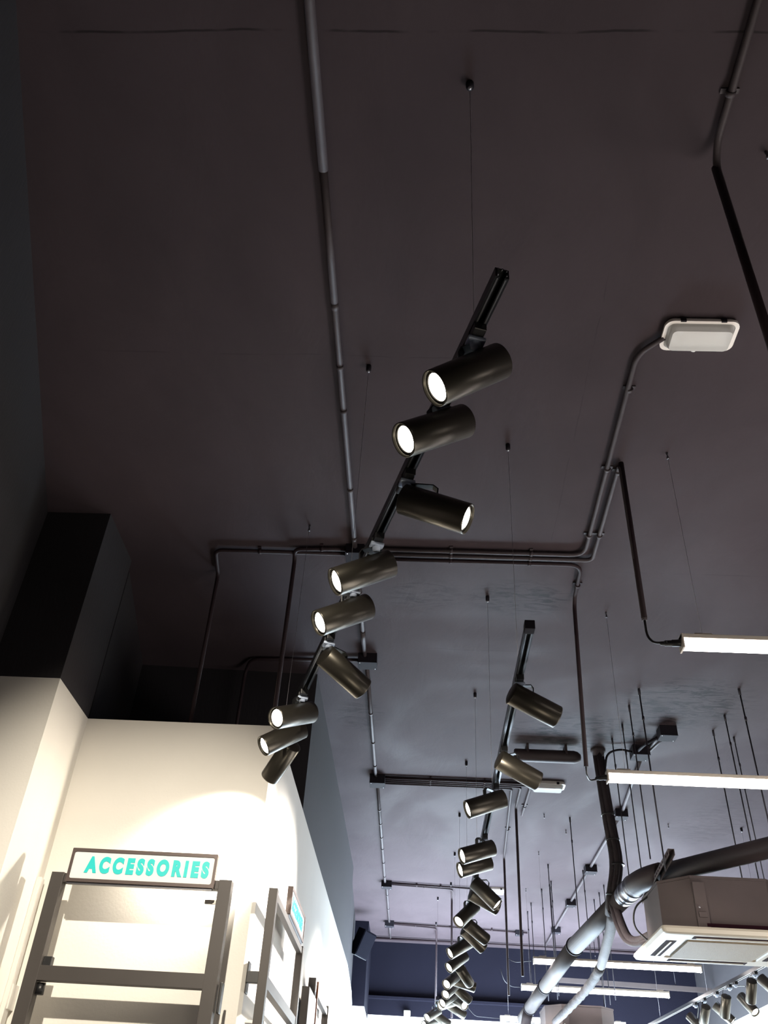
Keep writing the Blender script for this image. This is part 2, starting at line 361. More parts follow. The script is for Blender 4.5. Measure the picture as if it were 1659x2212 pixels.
NEAR = [((0.093, 1.505, 1.600), (-0.764, -0.143, -0.629), 1.49, 'largest black spotlight, nearest the open track end, lit face to lower left'),
 ((0.015, 1.710, 1.600), (-0.755, -0.268, -0.599), 1.735, 'second spotlight from the open end of the near track, lit face down left'),
 ((0.023, 2.052, 1.600), (0.901, -0.121, -0.416), 2.055, 'only right-pointing lit spotlight on the near track, third from its open end'),
 ((-0.205, 2.405, 1.600), (-0.819, -0.225, -0.528), 2.387, 'fourth spotlight of the near track, pointing left in front of the ceiling conduits'),
 ((-0.286, 2.680, 1.600), (-0.766, -0.329, -0.552), 2.689, 'fifth spotlight of the near track, lit face left, just below the conduits'),
 ((-0.313, 3.122, 1.600), (0.703, 0.617, -0.353), 3.075, 'unlit-looking spotlight of the near track pointing steeply down right, sixth along'),
 ((-0.556, 3.545, 1.600), (-0.609, -0.651, -0.453), 3.576, 'seventh spotlight of the near track, almost level, round lit face above the white wall'),
 ((-0.631, 3.788, 1.600), (-0.736, -0.336, -0.588), 3.84, 'eighth spotlight of the near track, thin lit face, tucked under the level one'),
 ((-0.675, 4.077, 1.600), (-0.516, 0.692, -0.504), 4.09, 'last spotlight of the near track, face hidden, hanging steeply down left')]
for C, a, my, lab in NEAR:
    spotlight(lab, C, a, (T1(my), my), 'spotlights on the near track')
FAR = [((0.464, 3.355, 1.600), (0.895, 0.325, -0.304), 3.375), ((0.471, 4.072, 1.600), (0.883, 0.320, -0.344), 4.13),
 ((0.350, 4.551, 1.600), (-0.915, -0.152, -0.373), 4.63), ((0.359, 5.382, 1.600), (-0.895, -0.269, -0.354), 5.48),
 ((0.362, 5.673, 1.600), (-0.907, -0.247, -0.341), 5.75), ((0.472, 6.297, 1.600), (0.712, -0.145, -0.687), 6.33),
 ((0.475, 6.492, 1.600), (0.880, 0.323, -0.347), 6.55), ((0.374, 6.880, 1.600), (-0.605, -0.450, -0.657), 6.93),
 ((0.477, 7.425, 1.600), (0.727, 0.571, -0.381), 7.47), ((0.471, 7.686, 1.600), (0.734, 0.443, -0.515), 7.74),
 ((0.376, 8.038, 1.600), (-0.800, -0.320, -0.508), 8.1), ((0.379, 8.602, 1.600), (-0.715, -0.383, -0.584), 8.65),
 ((0.480, 9.245, 1.600), (0.478, 0.746, -0.463), 9.2), ((0.370, 9.465, 1.600), (-0.558, -0.631, -0.538), 9.5),
 ((0.497, 9.661, 1.600), (0.954, 0.219, -0.207), 9.7), ((0.376, 10.019, 1.600), (-0.520, -0.652, -0.552), 10.05),
 ((0.500, 10.210, 1.600), (0.741, 0.438, -0.509), 10.24), ((0.375, 10.577, 1.600), (-0.651, -0.557, -0.516), 10.6),
 ((0.494, 10.746, 1.600), (0.543, -0.734, -0.408), 10.78), ((0.371, 10.879, 1.600), (-0.761, -0.562, -0.324), 10.93),
 ((0.492, 11.284, 1.600), (0.846, 0.358, -0.396), 11.3), ((0.233, 11.663, 1.600), (-0.673, -0.564, -0.479), 11.68),
 ((0.344, 12.017, 1.600), (0.825, 0.376, -0.421), 12.03), ((0.209, 12.370, 1.600), (-0.714, -0.622, -0.321), 12.4)]
FARL = ['black spotlight nearest the grey track end cap on the long middle track, pointing down right',
 'second spotlight of the long middle track, pointing right towards the small emergency light',
 'third spotlight of the long middle track, first of it showing a lit face, pointing left',
 'fourth spotlight of the long middle track, upper one of two stacked pointing left',
 'fifth spotlight of the long middle track, lower one of two stacked pointing left',
 'sixth spotlight of the long middle track, pointing down right with lit tip',
 'seventh spotlight of the long middle track, mostly hidden behind the down-right one with lit tip',
 'eighth spotlight of the long middle track, pointing down left with round lit face',
 'ninth spotlight of the long middle track, pointing down right, upper of a crossed pair',
 'tenth spotlight of the long middle track, lit tip down right, lower of the crossed pair',
 'eleventh spotlight of the long middle track, first left-pointing one against the dark back wall',
 'twelfth spotlight of the long middle track, second left-pointing one against the dark back wall',
 'thirteenth spotlight of the long middle track, standing steepest, pointing down right',
 'fourteenth spotlight of the long middle track, lit face left under the steep one',
 'fifteenth spotlight of the long middle track, almost level and pointing right with bright underside',
 'sixteenth spotlight of the long middle track, small lit face left',
 'seventeenth spotlight of the long middle track, short body pointing down right',
 'eighteenth spotlight of the long middle track, thin lit face left partly covered',
 'nineteenth spotlight of the long middle track, right-pointing with round lit face',
 'twentieth spotlight of the long middle track, left-pointing with lit face in the tight cluster',
 'last spotlight of the long middle track, pointing down right in the tight cluster',
 'first spotlight of the short farthest track, lit face left above the white band',
 'second spotlight of the short farthest track, pointing right at bottom of the picture',
 'third spotlight of the short farthest track, cut by the bottom edge, pointing left']
for (C, a, my), lab in zip(FAR, FARL):
    last = my > 11.5
    spotlight(lab, C, a, (0.28 if last else 0.41, my), 'spotlights on the farthest track' if last else 'spotlights on the long middle track', col=WARM if my < 5 else (1.0, 0.93, 0.86), ztrack=1.74)
RIGHT = [((3.262, 9.741, 1.57), (0.345, -0.591, -0.73), 9.78, 'tilted spotlight of the right track with lit face, uppermost lit one'),
 ((3.148, 9.243, 1.6), (0.04, 0.723, -0.689), 9.25, 'upright-looking black spotlight of the right track, tallest of them'),
 ((3.193, 10.326, 1.57), (0.671, -0.25, -0.697), 10.35, 'tilted spotlight of the right track with lit face, lower lit one'),
 ((3.10, 9.93, 1.57), (-0.01, 0.679, -0.734), 9.95, 'second upright-looking black spotlight of the right track from the right'),
 ((3.105, 10.697, 1.6), (-0.014, 0.795, -0.606), 10.75, 'third upright-looking black spotlight of the right track from the right'),
 ((3.096, 11.029, 1.57), (0.5, -0.5, -0.7), 11.05, 'leftmost tilted spotlight of the right track at the bottom edge'),
 ((3.178, 8.823, 1.57), (0.5, -0.5, -0.70), 8.85, 'spotlight of the right track cut by the right edge of the picture')]
for C, a, my, lab in RIGHT:
    spotlight(lab, C, a, (T3(my), my), 'spotlights on the right track', col=(0.95, 0.97, 1.0), ztrack=1.78)

# wires that carry the tracks and battens: a grip at the ceiling and a thin steel wire
def hanger(x, y, z, label, group, r=0.012, h=0.038, shiny=False, wire=True):
    t = thing('suspension_wire', label, 'wire', (x, y, CEIL), group)
    if shiny:
        MB().lathe((x, y, CEIL), (0, 0, -1), [(0, 0.006), (0.012, 0.006), (0.013, 0.004), (0.03, 0.004), (0.031, 0.007), (0.04, 0.007), (0.041, 0)], 12).build('ceiling_grip', 'silver', t)
    else:
        MB().lathe((x, y, CEIL), (0, 0, -1), [(0, r * 0.9), (0.003, r), (h - 0.006, r), (h - 0.003, r * 0.7), (h, r * 0.35), (h + 0.004, 0)], 14).build('ceiling_grip', 'box', t)
        MB().lathe((x, y, CEIL - h + 0.001), (0, 0, -1), [(0, r * 0.5), (0.006, r * 0.45), (0.007, 0)], 10).build('grip_tip', 'zinc', t)
    if wire: MB().tube([(x, y, CEIL - h), (x, y, z)], 0.0009, 5).build('wire', 'wire', t)
hanger(0.107, 1.47, 1.75, 'thin steel wire from topmost dark ceiling grip to the open end of near track', 'track suspension wires', 0.014, 0.032)
hanger(-0.287, 2.781, 1.75, 'thin steel wire from dark grip beside the left conduit to the near track', 'track suspension wires')
hanger(-0.677, 4.036, 1.75, 'thin steel wire from small shiny grip left of the conduit to last near spotlights', 'track suspension wires', shiny=True)
for i, (x, y) in enumerate(((0.401, 3.30), (0.401, 4.74), (0.405, 6.12), (0.41, 7.48), (0.413, 8.84), (0.42, 10.15), (0.425, 11.38))):
    hanger(x, y, 1.755, ('first', 'second', 'third', 'fourth', 'fifth', 'sixth', 'seventh')[i] + ' dark ceiling grip and wire of the long middle track counted from its end cap', 'track suspension wires')
hanger(0.282, 12.1, 1.755, 'dark ceiling grip and wire over the near end of the short farthest track', 'track suspension wires')
hanger(0.293, 13.466, 1.755, 'dark ceiling grip and wire over the short farthest track closest to back wall', 'track suspension wires')
for x, y, lab in ((T3(8.9), 8.9, 'right track, nearest one'), (T3(10.6), 10.6, 'right track, in front of the dark back wall'), (T3(12.4), 12.4, 'right track, farthest one')):
    hanger(x, y, 1.795, 'thin wire holding the ' + lab, 'track suspension wires')

# ------------------------------------------------------------------ fluorescent battens
def batten(label, x0, x1, y, z=1.90, wires=()):
    t = thing('fluorescent_batten', label, 'light fixture', ((x0 + x1) / 2, y, z), 'hanging fluorescent battens')
    c = (x0 + x1) / 2; L = x1 - x0
    MB().box((c, y, z + 0.027), (L, 0.058, 0.020), bev=0.003).build('batten_housing', 'batten', t)
    MB().extrude([(-0.026, 0.018), (0.026, 0.018), (0.026, -0.008), (0.019, -0.022), (0.008, -0.028), (-0.008, -0.028), (-0.019, -0.022), (-0.026, -0.008)], V((x0 + 0.008, y, z)), V((0, 1, 0)), V((0, 0, 1)), V((1, 0, 0)), L - 0.016).build('diffuser', 'tube', t)
    for xx in (x0 + 0.004, x1 - 0.004): MB().box((xx, y, z + 0.004), (0.008, 0.062, 0.068), bev=0.002).build('end_cap', 'batten', t)
    for xx in (x0 + 0.1, x1 - 0.1): MB().box((xx, y, z + 0.043), (0.075, 0.03, 0.014), bev=0.002).build('mounting_clip', 'batten', t)
    return t
ROW_A, ROW_B = 3.335, 4.885
batten('brightest hanging batten cut by the right edge, end level with the open conduit tip', 1.105, 2.80, ROW_A)
batten('hanging batten nearest the camera, beyond the right edge of the picture', 1.14, 2.84, 1.75)
batten('long hanging batten crossing in front of the thick dark pipe bundle', 1.066, 2.77, ROW_B)
batten('far hanging batten just below the large cassette unit, upper of the far three', 1.222, 2.93, 9.975)
batten('middle one of three far hanging battens, crossing the grey duct', 1.255, 2.96, 11.49)
batten('lowest far hanging batten cut by the bottom edge of the picture', 1.205, 2.92, 13.85, 1.89)
for i, (x, y, z, lab) in enumerate(((1.205, ROW_A, 1.95, 'thin wire from a shiny grip to left end of the brightest batten'), (1.175, ROW_B, 1.95, 'thin wire from a shiny grip to the batten crossing the dark bundle'),
        (2.67, ROW_B, 1.95, 'thin wire to the right half of the batten crossing the dark bundle'), (1.34, 9.975, 1.95, 'thin wire to left end of the upper far batten'), (2.8, 9.975, 1.95, 'thin wire to right end of the upper far batten'),
        (1.36, 11.49, 1.95, 'thin wire to left end of the middle far batten'), (2.83, 11.49, 1.95, 'thin wire to right end of the middle far batten'), (1.32, 13.85, 1.94, 'thin wire to the lowest far batten'))):
    hanger(x, y, z, lab, 'batten suspension wires', shiny=True)
hanger(1.18, 1.712, 2.9, 'small shiny anchor at the right edge of the picture, upper half', 'loose ceiling anchors', shiny=True, wire=False)
for x, y in ((2.5, 8.88), (1.25, 8.75), (1.53, 9.2)): hanger(x, y, 2.9, 'small shiny anchor in the pale ceiling among the hanging rods', 'loose ceiling anchors', shiny=True, wire=False)

# ------------------------------------------------------------------ conduits
def conduit(label, pts, r=0.0125, m='conduit', bend=0.09, clips=(), couplings=(), collars=(), name='conduit', group='surface conduits on the ceiling'):
    P = fillet(pts, bend); o = P[0]
    t = thing(name, label, 'pipe', tuple(o), group)
    MB().tube(P, r, 12).build('pipe', m, t)
    for p, d in clips:       # saddle clip with its spacer up to the ceiling
        x, y, z = frame_of(d); b = MB(); b.tube([V(p) - z * 0.009, V(p) + z * 0.009], r * 1.28, 14)
        h = z.cross(V((0, 0, 1))); 
        b.box(V(p) + V((0, 0, r + (CEIL - p[2] - r) / 2)), (r * 4.6, 0.018, max(0.004, CEIL - p[2] - r)), (h, z, V((0, 0, 1)))) if abs(z.z) < 0.5 else None
        b.build('pipe_clip', m, t)
    for p0, p1, rr in couplings:
        MB().tube([p0, p1], rr, 16).build('pipe_sleeve', m, t)
    return t
def jbox(label, c, s=(0.11, 0.11, 0.06), group='square junction boxes on the ceiling', cable=None):
    t = thing('junction_box', label, 'junction box', (c[0], c[1], CEIL - s[2]), group)
    MB().box((c[0], c[1], CEIL - s[2] / 2 + 0.001), s, bev=0.003).build('box_body', 'box', t)
    MB().box((c[0], c[1], CEIL - s[2] - 0.003), (s[0] * 1.02, s[1] * 1.02, 0.006), bev=0.002).build('box_cover', 'box', t)
    b = MB()
    for a in (-1, 1): b.lathe((c[0] + a * s[0] * 0.4, c[1] + a * s[1] * 0.4, CEIL - s[2] - 0.008), (0, 0, 1), [(0, 0), (0, 0.004), (0.003, 0.005)], 8)
    b.build('cover_screw', 'zinc', t); return t
ZC = CEIL - 0.021
# trunk run along the left side of the ceiling, telescoping sleeves between boxes
jbox('junction box where the left conduit run meets the crossing conduits', (-0.42, 4.26))
jbox('larger junction box on the left conduit above the left wall corner', (-0.395, 5.60), (0.135, 0.11, 0.07))
jbox('junction box on the left conduit at start of the four-conduit crossing', (-0.39, 7.93), (0.14, 0.13, 0.08))
jbox('junction box on the left conduit in the pale ceiling at start of two conduits', (-0.375, 11.48), (0.13, 0.12, 0.07))
jbox('last junction box of the left conduit, close to the loudspeaker', (-0.375, 13.55), (0.13, 0.12, 0.07))
def trunk(label, x, ya, yb, sl, r=0.0145):
    cp = [((x, a, ZC - 0.002), (x, b, ZC - 0.002), rr) for a, b, rr in sl]
    return conduit(label, [(x, ya, ZC), (x, yb, ZC)], r, couplings=cp)
trunk('thick left ceiling conduit from the top edge down to the crossing conduits', -0.42, 0.2, 4.21,
      [(0.2, 1.783, 0.0185), (2.40, 2.434, 0.0165), (1.783, 2.434, 0.0158), (2.76, 2.784, 0.0162), (3.05, 3.075, 0.0165), (3.66, 3.686, 0.0162), (4.11, 4.138, 0.0162)])
trunk('short left conduit between crossing conduits and the larger junction box', -0.415, 4.31, 5.55, [(5.2, 5.377, 0.0165), (4.7, 4.73, 0.016)])
trunk('left ceiling conduit beside the side wall, between two junction boxes', -0.405, 5.65, 7.88, [(5.9, 5.93, 0.017), (6.49, 6.523, 0.017), (7.07, 7.103, 0.017), (7.59, 7.622, 0.017)])
trunk('left ceiling conduit in the pale ceiling, long run with many sleeves', -0.395, 8.0, 11.43, [(y, y + 0.035, 0.0175) for y in (8.75, 9.18, 9.63, 10.04, 10.57, 11.15)])
trunk('farthest stretch of the left ceiling conduit before the last box', -0.378, 11.53, 13.5, [(12.0, 12.04, 0.018), (12.72, 12.76, 0.018)])
trunk('very short conduit from the last box to the conduit along the back wall', -0.378, 13.6, 14.5, [])
cx = lambda xs, y: [((x, y, ZC), (1, 0, 0)) for x in xs]
cy = lambda x, ys: [((x, y, ZC), (0, 1, 0)) for y in ys]
conduit('uppermost crossing conduit bending up to the large emergency light', [(-0.37, 4.225, ZC), (0.93, 4.225, ZC), (0.915, 2.66, ZC), (1.01, 2.56, ZC - 0.004)], clips=cx((0.15, 0.62), 4.225) + cy(0.925, (4.03, 3.45, 2.88)))
conduit('middle crossing conduit that turns up and then drops to the brightest batten', [(-0.37, 4.275, ZC), (0.985, 4.275, ZC), (0.98, 3.40, ZC), (0.985, 3.40, 2.05)], clips=cx((0.15, 0.62), 4.275) + cy(0.984, (4.03, 3.47)), bend=0.05)
conduit('lowest crossing conduit that turns down and drops to the second batten', [(-0.37, 4.325, ZC), (0.93, 4.325, ZC), (0.945, 4.73, ZC), (0.925, 4.73, 1.895)], clips=cx((0.15, 0.62), 4.325) + cy(0.94, (4.55,)), m='dark_conduit')
MB().tube([(0.985, 3.40, 2.98), (0.985, 3.40, 2.06)], 0.0138, 12).build('conduit', 'dark_conduit', label='dark drop conduit hanging down to the plug of the brightest batten', cat='pipe', group='vertical drop conduits')
conduit('crossing conduit running left, dropping in front of the white alcove wall', [(-0.47, 4.235, ZC), (-0.785, 4.25, ZC), (-0.79, 4.33, ZC - 0.02), (-0.785, 4.33, 1.90)], m='dark_conduit', bend=0.04, clips=cx((-0.62,), 4.24))
conduit('leftmost crossing conduit, dropping into the dark alcove above the white wall', [(-0.47, 4.285, ZC), (-1.27, 4.285, ZC), (-1.30, 4.55, ZC), (-1.29, 4.55, 1.97)], m='dark_conduit', bend=0.05, clips=cx((-1.0,), 4.285))
conduit('barely visible conduit inside the dark alcove', [(-0.46, 5.62, ZC), (-1.25, 5.66, ZC), (-1.31, 5.80, ZC - 0.03), (-1.31, 5.80, 1.98)], m='dark_conduit', bend=0.06)
ys = (7.895, 7.94, 7.985, 8.03)
conduit('topmost of four parallel conduits leading to the small emergency light', [(-0.32, ys[0], ZC), (1.05, ys[0], ZC)], clips=cx((0.1, 0.6), ys[0]), m='dark_conduit')
conduit('second of four parallel conduits, turning away down the room', [(-0.32, ys[1], ZC), (1.03, ys[1], ZC), (1.03, 8.75, ZC)], clips=cx((0.1, 0.6), ys[1]) + cy(1.03, (8.5,)), m='dark_conduit')
conduit('third of four parallel conduits, with the long brown vertical drop', [(-0.32, ys[2], ZC), (0.94, ys[2], ZC), (0.95, 8.55, ZC), (0.95, 8.55, 1.50)], clips=cx((0.1, 0.6), ys[2]), m='dark_conduit', bend=0.05)
conduit('lowest of four parallel conduits, running on to a second vertical drop', [(-0.32, ys[3], ZC), (0.86, ys[3], ZC), (0.975, 10.17, ZC), (0.98, 10.17, 1.60)], clips=cx((0.1, 0.6), ys[3]) + cy(0.93, (9.2,)), m='dark_conduit', bend=0.05)
conduit('far crossing conduit that drops behind the middle spotlights', [(-0.32, 11.50, ZC), (0.45, 11.60, ZC), (0.455, 11.88, ZC - 0.03), (0.46, 11.88, 1.6)], m='dark_conduit', bend=0.06, clips=cx((0.1,), 11.55))
conduit('far crossing conduit running to the farthest emergency light', [(-0.32, 11.45, ZC), (0.95, 11.56, ZC)], m='dark_conduit', clips=cx((0.0, 0.3), 11.49))
conduit('crossing conduit near the back wall, dropping with cables beside farthest spotlights', [(-0.31, 13.60, ZC), (0.30, 13.75, ZC), (0.318, 14.2, ZC - 0.04), (0.32, 14.2, 1.95)], m='dark_conduit', bend=0.08)
conduit('crossing conduit near the back wall running right to a small box', [(-0.31, 13.55, ZC), (1.62, 13.75, ZC)], m='dark_conduit', clips=cx((0.0, 0.5, 1.1), 13.65))
conduit('long conduit along the top of the dark back wall', [(-0.62, 14.52, ZC - 0.01), (4.2, 14.62, ZC - 0.01)], r=0.016, m='dark_conduit')
jbox('small box on the last crossing conduit, between two vertical drops', (1.50, 13.72), (0.11, 0.1, 0.06))
conduit('conduit in the upper right corner that turns into a slanting drop', [(0.985, 0.2, ZC), (0.99, 1.66, ZC), (1.0, 1.735, ZC - 0.04), (0.99, 1.735, 1.93)], r=0.0135, clips=cy(0.987, (1.49,)), bend=0.05)
MB().tube([(0.996, 1.735, 2.93), (0.99, 1.735, 1.93)], 0.0148, 12).build('conduit', 'dark_conduit', label='dark drop conduit crossing the right edge of the picture', cat='pipe', group='vertical drop conduits')

# column of boxes on the right with the conduit that links them
for (x, y), lab, s in (((1.96, 6.62), 'largest box of the right-hand row, beside the scuffed ceiling patch', (0.135, 0.12, 0.08)), ((1.83, 7.03), 'open box linked by a loop of flexible conduit to the dark bundle', (0.14, 0.14, 0.08)),
        ((1.965, 8.56), 'box of the right-hand row just right of the dark bundle', (0.12, 0.12, 0.07)), ((1.98, 10.43), 'box of the right-hand row left of the grey duct elbow', (0.13, 0.13, 0.07)),
        ((1.975, 11.93), 'smaller box of the right-hand row among the thin rods', (0.12, 0.12, 0.07)), ((1.985, 13.42), 'last box of the right-hand row above the far battens', (0.12, 0.12, 0.07))):
    jbox(lab, (x, y), s, 'row of boxes on the right')
for a, b, lab in ((6.68, 6.98, 'two short parallel'), (7.1, 8.5, 'long slanting'), (8.62, 10.36, 'pale middle'), (10.5, 11.87, 'third'), (11.99, 13.36, 'fourth'), (13.48, 14.5, 'last')):
    conduit(lab + ' conduit piece linking boxes of the right-hand row', [(1.93 if a < 7.05 else (1.87 if a < 7.2 else 1.975), a, ZC), (1.90 if b < 7.05 else 1.975, b, ZC)], r=0.015)
conduit('second short conduit beside the largest box of the right-hand row', [(1.99, 6.68, ZC), (1.90, 7.0, ZC - 0.02)], r=0.011, bend=0.03)
MB().tube(fillet([(1.76, 7.0, CEIL - 0.05), (1.66, 7.0, CEIL - 0.03), (1.56, 7.05, CEIL - 0.05), (1.53, 7.08, CEIL - 0.22)], 0.1), 0.009, 10).build('flexible_conduit', 'box', label='black flexible conduit looping from open box to the dark pipe bundle', cat='pipe')
MB().tube(fillet([(1.92, 6.66, CEIL - 0.05), (1.80, 6.72, CEIL - 0.1), (1.80, 6.95, CEIL - 0.06)], 0.08), 0.011, 10).build('flexible_conduit', 'box', label='short black curved conduit between the two upper right boxes', cat='pipe')

# plugs and cables at the batten ends
def cable(label, pts, r, plug=None, group='batten feed cables'):
    t = thing('feed_cable', label, 'cable', tuple(pts[0]), group)
    MB().tube(fillet(pts, 0.05), r, 10).build('cable', 'black', t)
    if plug:
        a, b = plug; a = V(a); b = V(b); MB().lathe(a, b - a, [(0, 0.004), (0.004, 0.009), (0.02, 0.010), (0.021, 0.013), (0.05, 0.013), (0.051, 0.0155), ((b - a).length, 0.0155)], 16).build('plug', 'black', t)
cable('thick black cable with plug feeding the brightest batten', [(0.985, 3.40, 2.07), (0.985, 3.40, 1.97), (1.0, 3.36, 1.913), (1.05, ROW_A, 1.908)], 0.0055, ((1.02, 3.35, 1.908), (1.105, ROW_A, 1.905)))
cable('black cable feeding the batten nearest the camera', [(0.99, 1.735, 1.95), (0.99, 1.735, 1.90), (1.06, 1.75, 1.90), (1.14, 1.75, 1.905)], 0.005)
cable('thin black cable feeding the batten in front of the dark bundle', [(0.925, 4.73, 1.92), (0.925, 4.74, 1.86), (0.96, 4.85, 1.86), (1.03, ROW_B, 1.895)], 0.0045, ((1.0, ROW_B, 1.89), (1.066, ROW_B, 1.9)))
cable('thin curved cable at left end of the upper far batten', [(0.98, 10.17, 1.95), (1.04, 10.1, 1.90), (1.13, 9.99, 1.89), (1.222, 9.975, 1.90)], 0.003)
cable('thin curved cable at left end of the middle far batten', [(1.0, 11.3, 2.05), (1.05, 11.4, 1.94), (1.14, 11.49, 1.90), (1.255, 11.49, 1.90)], 0.003)
cable('thin cable hanging down to the lowest far batten', [(0.66, 13.75, 2.97), (0.75, 13.8, 2.0), (0.86, 13.84, 1.90), (1.205, 13.85, 1.89)], 0.003)

# ------------------------------------------------------------------ emergency lights
def emergency(label, x, y, s=1.0):
    t = thing('emergency_light', label, 'emergency light', (x, y, CEIL), 'ceiling emergency lights'); o = V((x, y, CEIL)); X, Y, Z = V((1, 0, 0)), V((0, 1, 0)), V((0, 0, -1))
    w, h = 0.315 * s, 0.165 * s
    def slab(z0, z1, w0, h0, w1, h1, r0, m, nm, r1=None):
        a = [o + X * p[0] + Y * p[1] + Z * z0 for p in rrect(w0, h0, r0)]; b = [o + X * p[0] + Y * p[1] + Z * z1 for p in rrect(w1, h1, r1 or r0)]
        q = MB(); q.rings([a, b], smooth=False); return q.build(nm, m, t)
    slab(0, 0.016, w * 0.93, h * 0.9, w * 0.95, h * 0.92, 0.03, 'offwhite', 'back_tray')
    # flange ring
    q = MB(); ro = rrect(w, h, 0.036); ri = rrect(w * 0.90, h * 0.83, 0.028)
    L = [[o + X * p[0] + Y * p[1] + Z * z for p in r] for r, z in ((ri, 0.016), (ro, 0.016), (ro, 0.030), (ri, 0.030))]
    q.rings(L + [L[0]], cap=False, smooth=False); q.build('flange', 'offwhite', t)
    rf = slab(0.028, 0.034, w * 0.80, h * 0.70, w * 0.80, h * 0.70, 0.012, 'reflector', 'reflector')
    MB().box(o + Z * 0.037, (w * 0.45, h * 0.26, 0.006), bev=0.002).build('lamp_tray', 'offwhite', rf)
    slab(0.026, 0.064, w * 0.89, h * 0.82, w * 0.80, h * 0.66, 0.026, 'clear', 'cover', 0.02)
    for sx, sy in ((-0.27, -1), (0.27, -1), (-0.27, 1), (0.27, 1)):
        MB().box(o + X * w * sx + Y * sy * h * 0.5 + Z * 0.022, (0.024 * s, 0.009, 0.020), bev=0.002).build('clip', 'box', t)
    MB().lathe(o - Y * (h * 0.46) * -1 + Z * 0.014, (0, 1, 0), [(0, 0.014), (0.018, 0.012), (0.02, 0)], 14).build('cable_gland', 'offwhite', t)
    return t
emergency('large off-white bulkhead emergency light on the dark ceiling at upper right', 1.155, 2.545)
emergency('smaller looking emergency light just right of the second middle-track spotlight', 1.18, 7.93)
emergency('farthest emergency light, half hidden behind the middle-track spotlights', 0.985, 11.55, 0.8)

# ------------------------------------------------------------------ pipes, duct and pipe bundle
t = thing('capped_pipe', 'thick dark capped pipe lying across the ceiling left of the pipe bundle', 'pipe', (0.8, 7.08, 2.90))
MB().lathe((0.79, 7.08, 2.915), (1, 0, 0), [(0, 0.0), (0.0, 0.045), (0.012, 0.053), (0.50, 0.053), (0.53, 0.045), (0.555, 0.025), (0.56, 0.0)], 28).build('pipe', 'duct_dark', t)
for x in (0.9, 1.22): MB().box((x, 7.08, 2.96), (0.02, 0.125, 0.08), bev=0.004).build('pipe_clip', 'duct_dark', t)

t = thing('pipe_bundle', 'thick dark insulated pipe bundle hanging from the ceiling and curving away', 'pipe', (1.5, 7.1, 3.0))
MB().lathe((1.5, 7.1, 3.0), (0, 0, -1), [(0, 0.062), (0.02, 0.062), (0.024, 0.052), (0.06, 0.046), (0.07, 0)], 24).build('ceiling_collar', 'insul', t)
offs = ((-0.022, 0.0, 0.027), (0.022, 0.012, 0.027), (0.0, -0.026, 0.023))
for i, (dx, dy, r) in enumerate(offs):
    pts = [(1.50 + dx, 7.10 + dy, 2.97), (1.525 + dx * 1.15, 7.10 + dy, 2.5), (1.56 + dx * 1.25, 7.09 + dy, 2.06), (1.50 + dx, 7.12 + dy, 1.83), (1.51 + dx, 7.27 + dy, 1.74)]
    MB().tube(fillet(pts, 0.12, 5), r, 12).build('insulated_pipe', 'insul', t)
for p, d in (((1.527, 7.10, 2.45), (0.05, 0, -1)), ((1.56, 7.09, 2.06), (0, 0, 1)), ((1.505, 7.12, 1.84), (0.2, -0.1, 1)), ((1.543, 7.093, 2.25), (0.05, 0, -1))):
    MB().tube([V(p) - V(d).normalized() * 0.006, V(p) + V(d).normalized() * 0.006], 0.054, 18).build('cable_tie', 'black', t)
MB().tube(fillet([(1.51, 7.2, 1.76), (1.56, 7.55, 1.72), (1.62, 8.1, 1.70), (1.70, 8.85, 1.675)], 0.3), 0.042, 14).build('insulated_pipe', 'insul', t)
q = [(1.70, 8.83, 1.676), (1.72, 9.30, 1.655), (1.715, 9.9, 1.63), (1.69, 10.3, 1.61), (1.66, 10.8, 1.585), (1.62, 11.45, 1.56)]
MB().tube(fillet(q, 0.3), 0, 14, radii=[0.042 + 0.004 * math.sin(i * 1.9) for i in range(len(fillet(q, 0.3)))]).build('taped_pipe', 'tape', t)
MB().tube(fillet([(1.515, 7.14, 1.84), (1.53, 7.08, 1.66), (1.55, 6.95, 1.50), (1.58, 6.80, 1.455), (1.62, 6.55, 1.45)], 0.16), 0.028, 12).build('insulated_pipe', 'insul', t)
MB().tube(fillet([(1.49, 7.16, 1.85), (1.50, 7.10, 1.64), (1.53, 6.98, 1.49), (1.57, 6.82, 1.435), (1.62, 6.56, 1.43)], 0.16), 0.020, 12).build('insulated_pipe', 'insul', t)

t = thing('air_duct', 'round duct with dark elbow, brown towards the right and pale grey going away', 'duct', (1.58, 6.5, 1.8))
E0 = V((1.585, 6.50, 1.80)); far = V((1.452, 8.72, 1.80)); rt = V((4.17, 3.14, 1.80))
u = (rt - E0).normalized(); w = (far - E0).normalized()
MB().tube([E0 + u * 0.13, rt], 0.064, 28).build('duct_section', 'duct_dark', t)
arc = [(E0 + u * 0.18).lerp(E0, k / 8).lerp(E0.lerp(E0 + w * 0.18, k / 8), k / 8) for k in range(9)]
MB().tube(arc, 0.076, 28).build('elbow', 'duct_dark', t)
MB().lathe(E0 + w * 0.17, w, [(0, 0.0765), (0.03, 0.0785), (0.035, 0.082), (0.045, 0.082), (0.05, 0.0765), (0.16, 0.076), (0.165, 0.081), (0.178, 0.081), (0.182, 0.076), (0.23, 0.075), (0.235, 0.079), (0.245, 0.079), (0.25, 0.074), (0.31, 0.073)], 30).build('coupling', 'silver', t)
MB().tube([E0 + w * 0.46, far], 0.0725, 28).build('duct_section', 'duct', t)
p2 = V((1.437, 10.75, 1.80)); p3 = V((1.432, 12.2, 1.80)); p4 = V((1.435, 13.1, 1.80))
MB().tube([far, p2], 0.0725, 28).build('duct_section', 'duct', t)
MB().tube([p2, p3], 0.0735, 28).build('duct_section', 'duct', t)
MB().tube([p3, p4], 0.0725, 28).build('duct_section', 'duct', t)
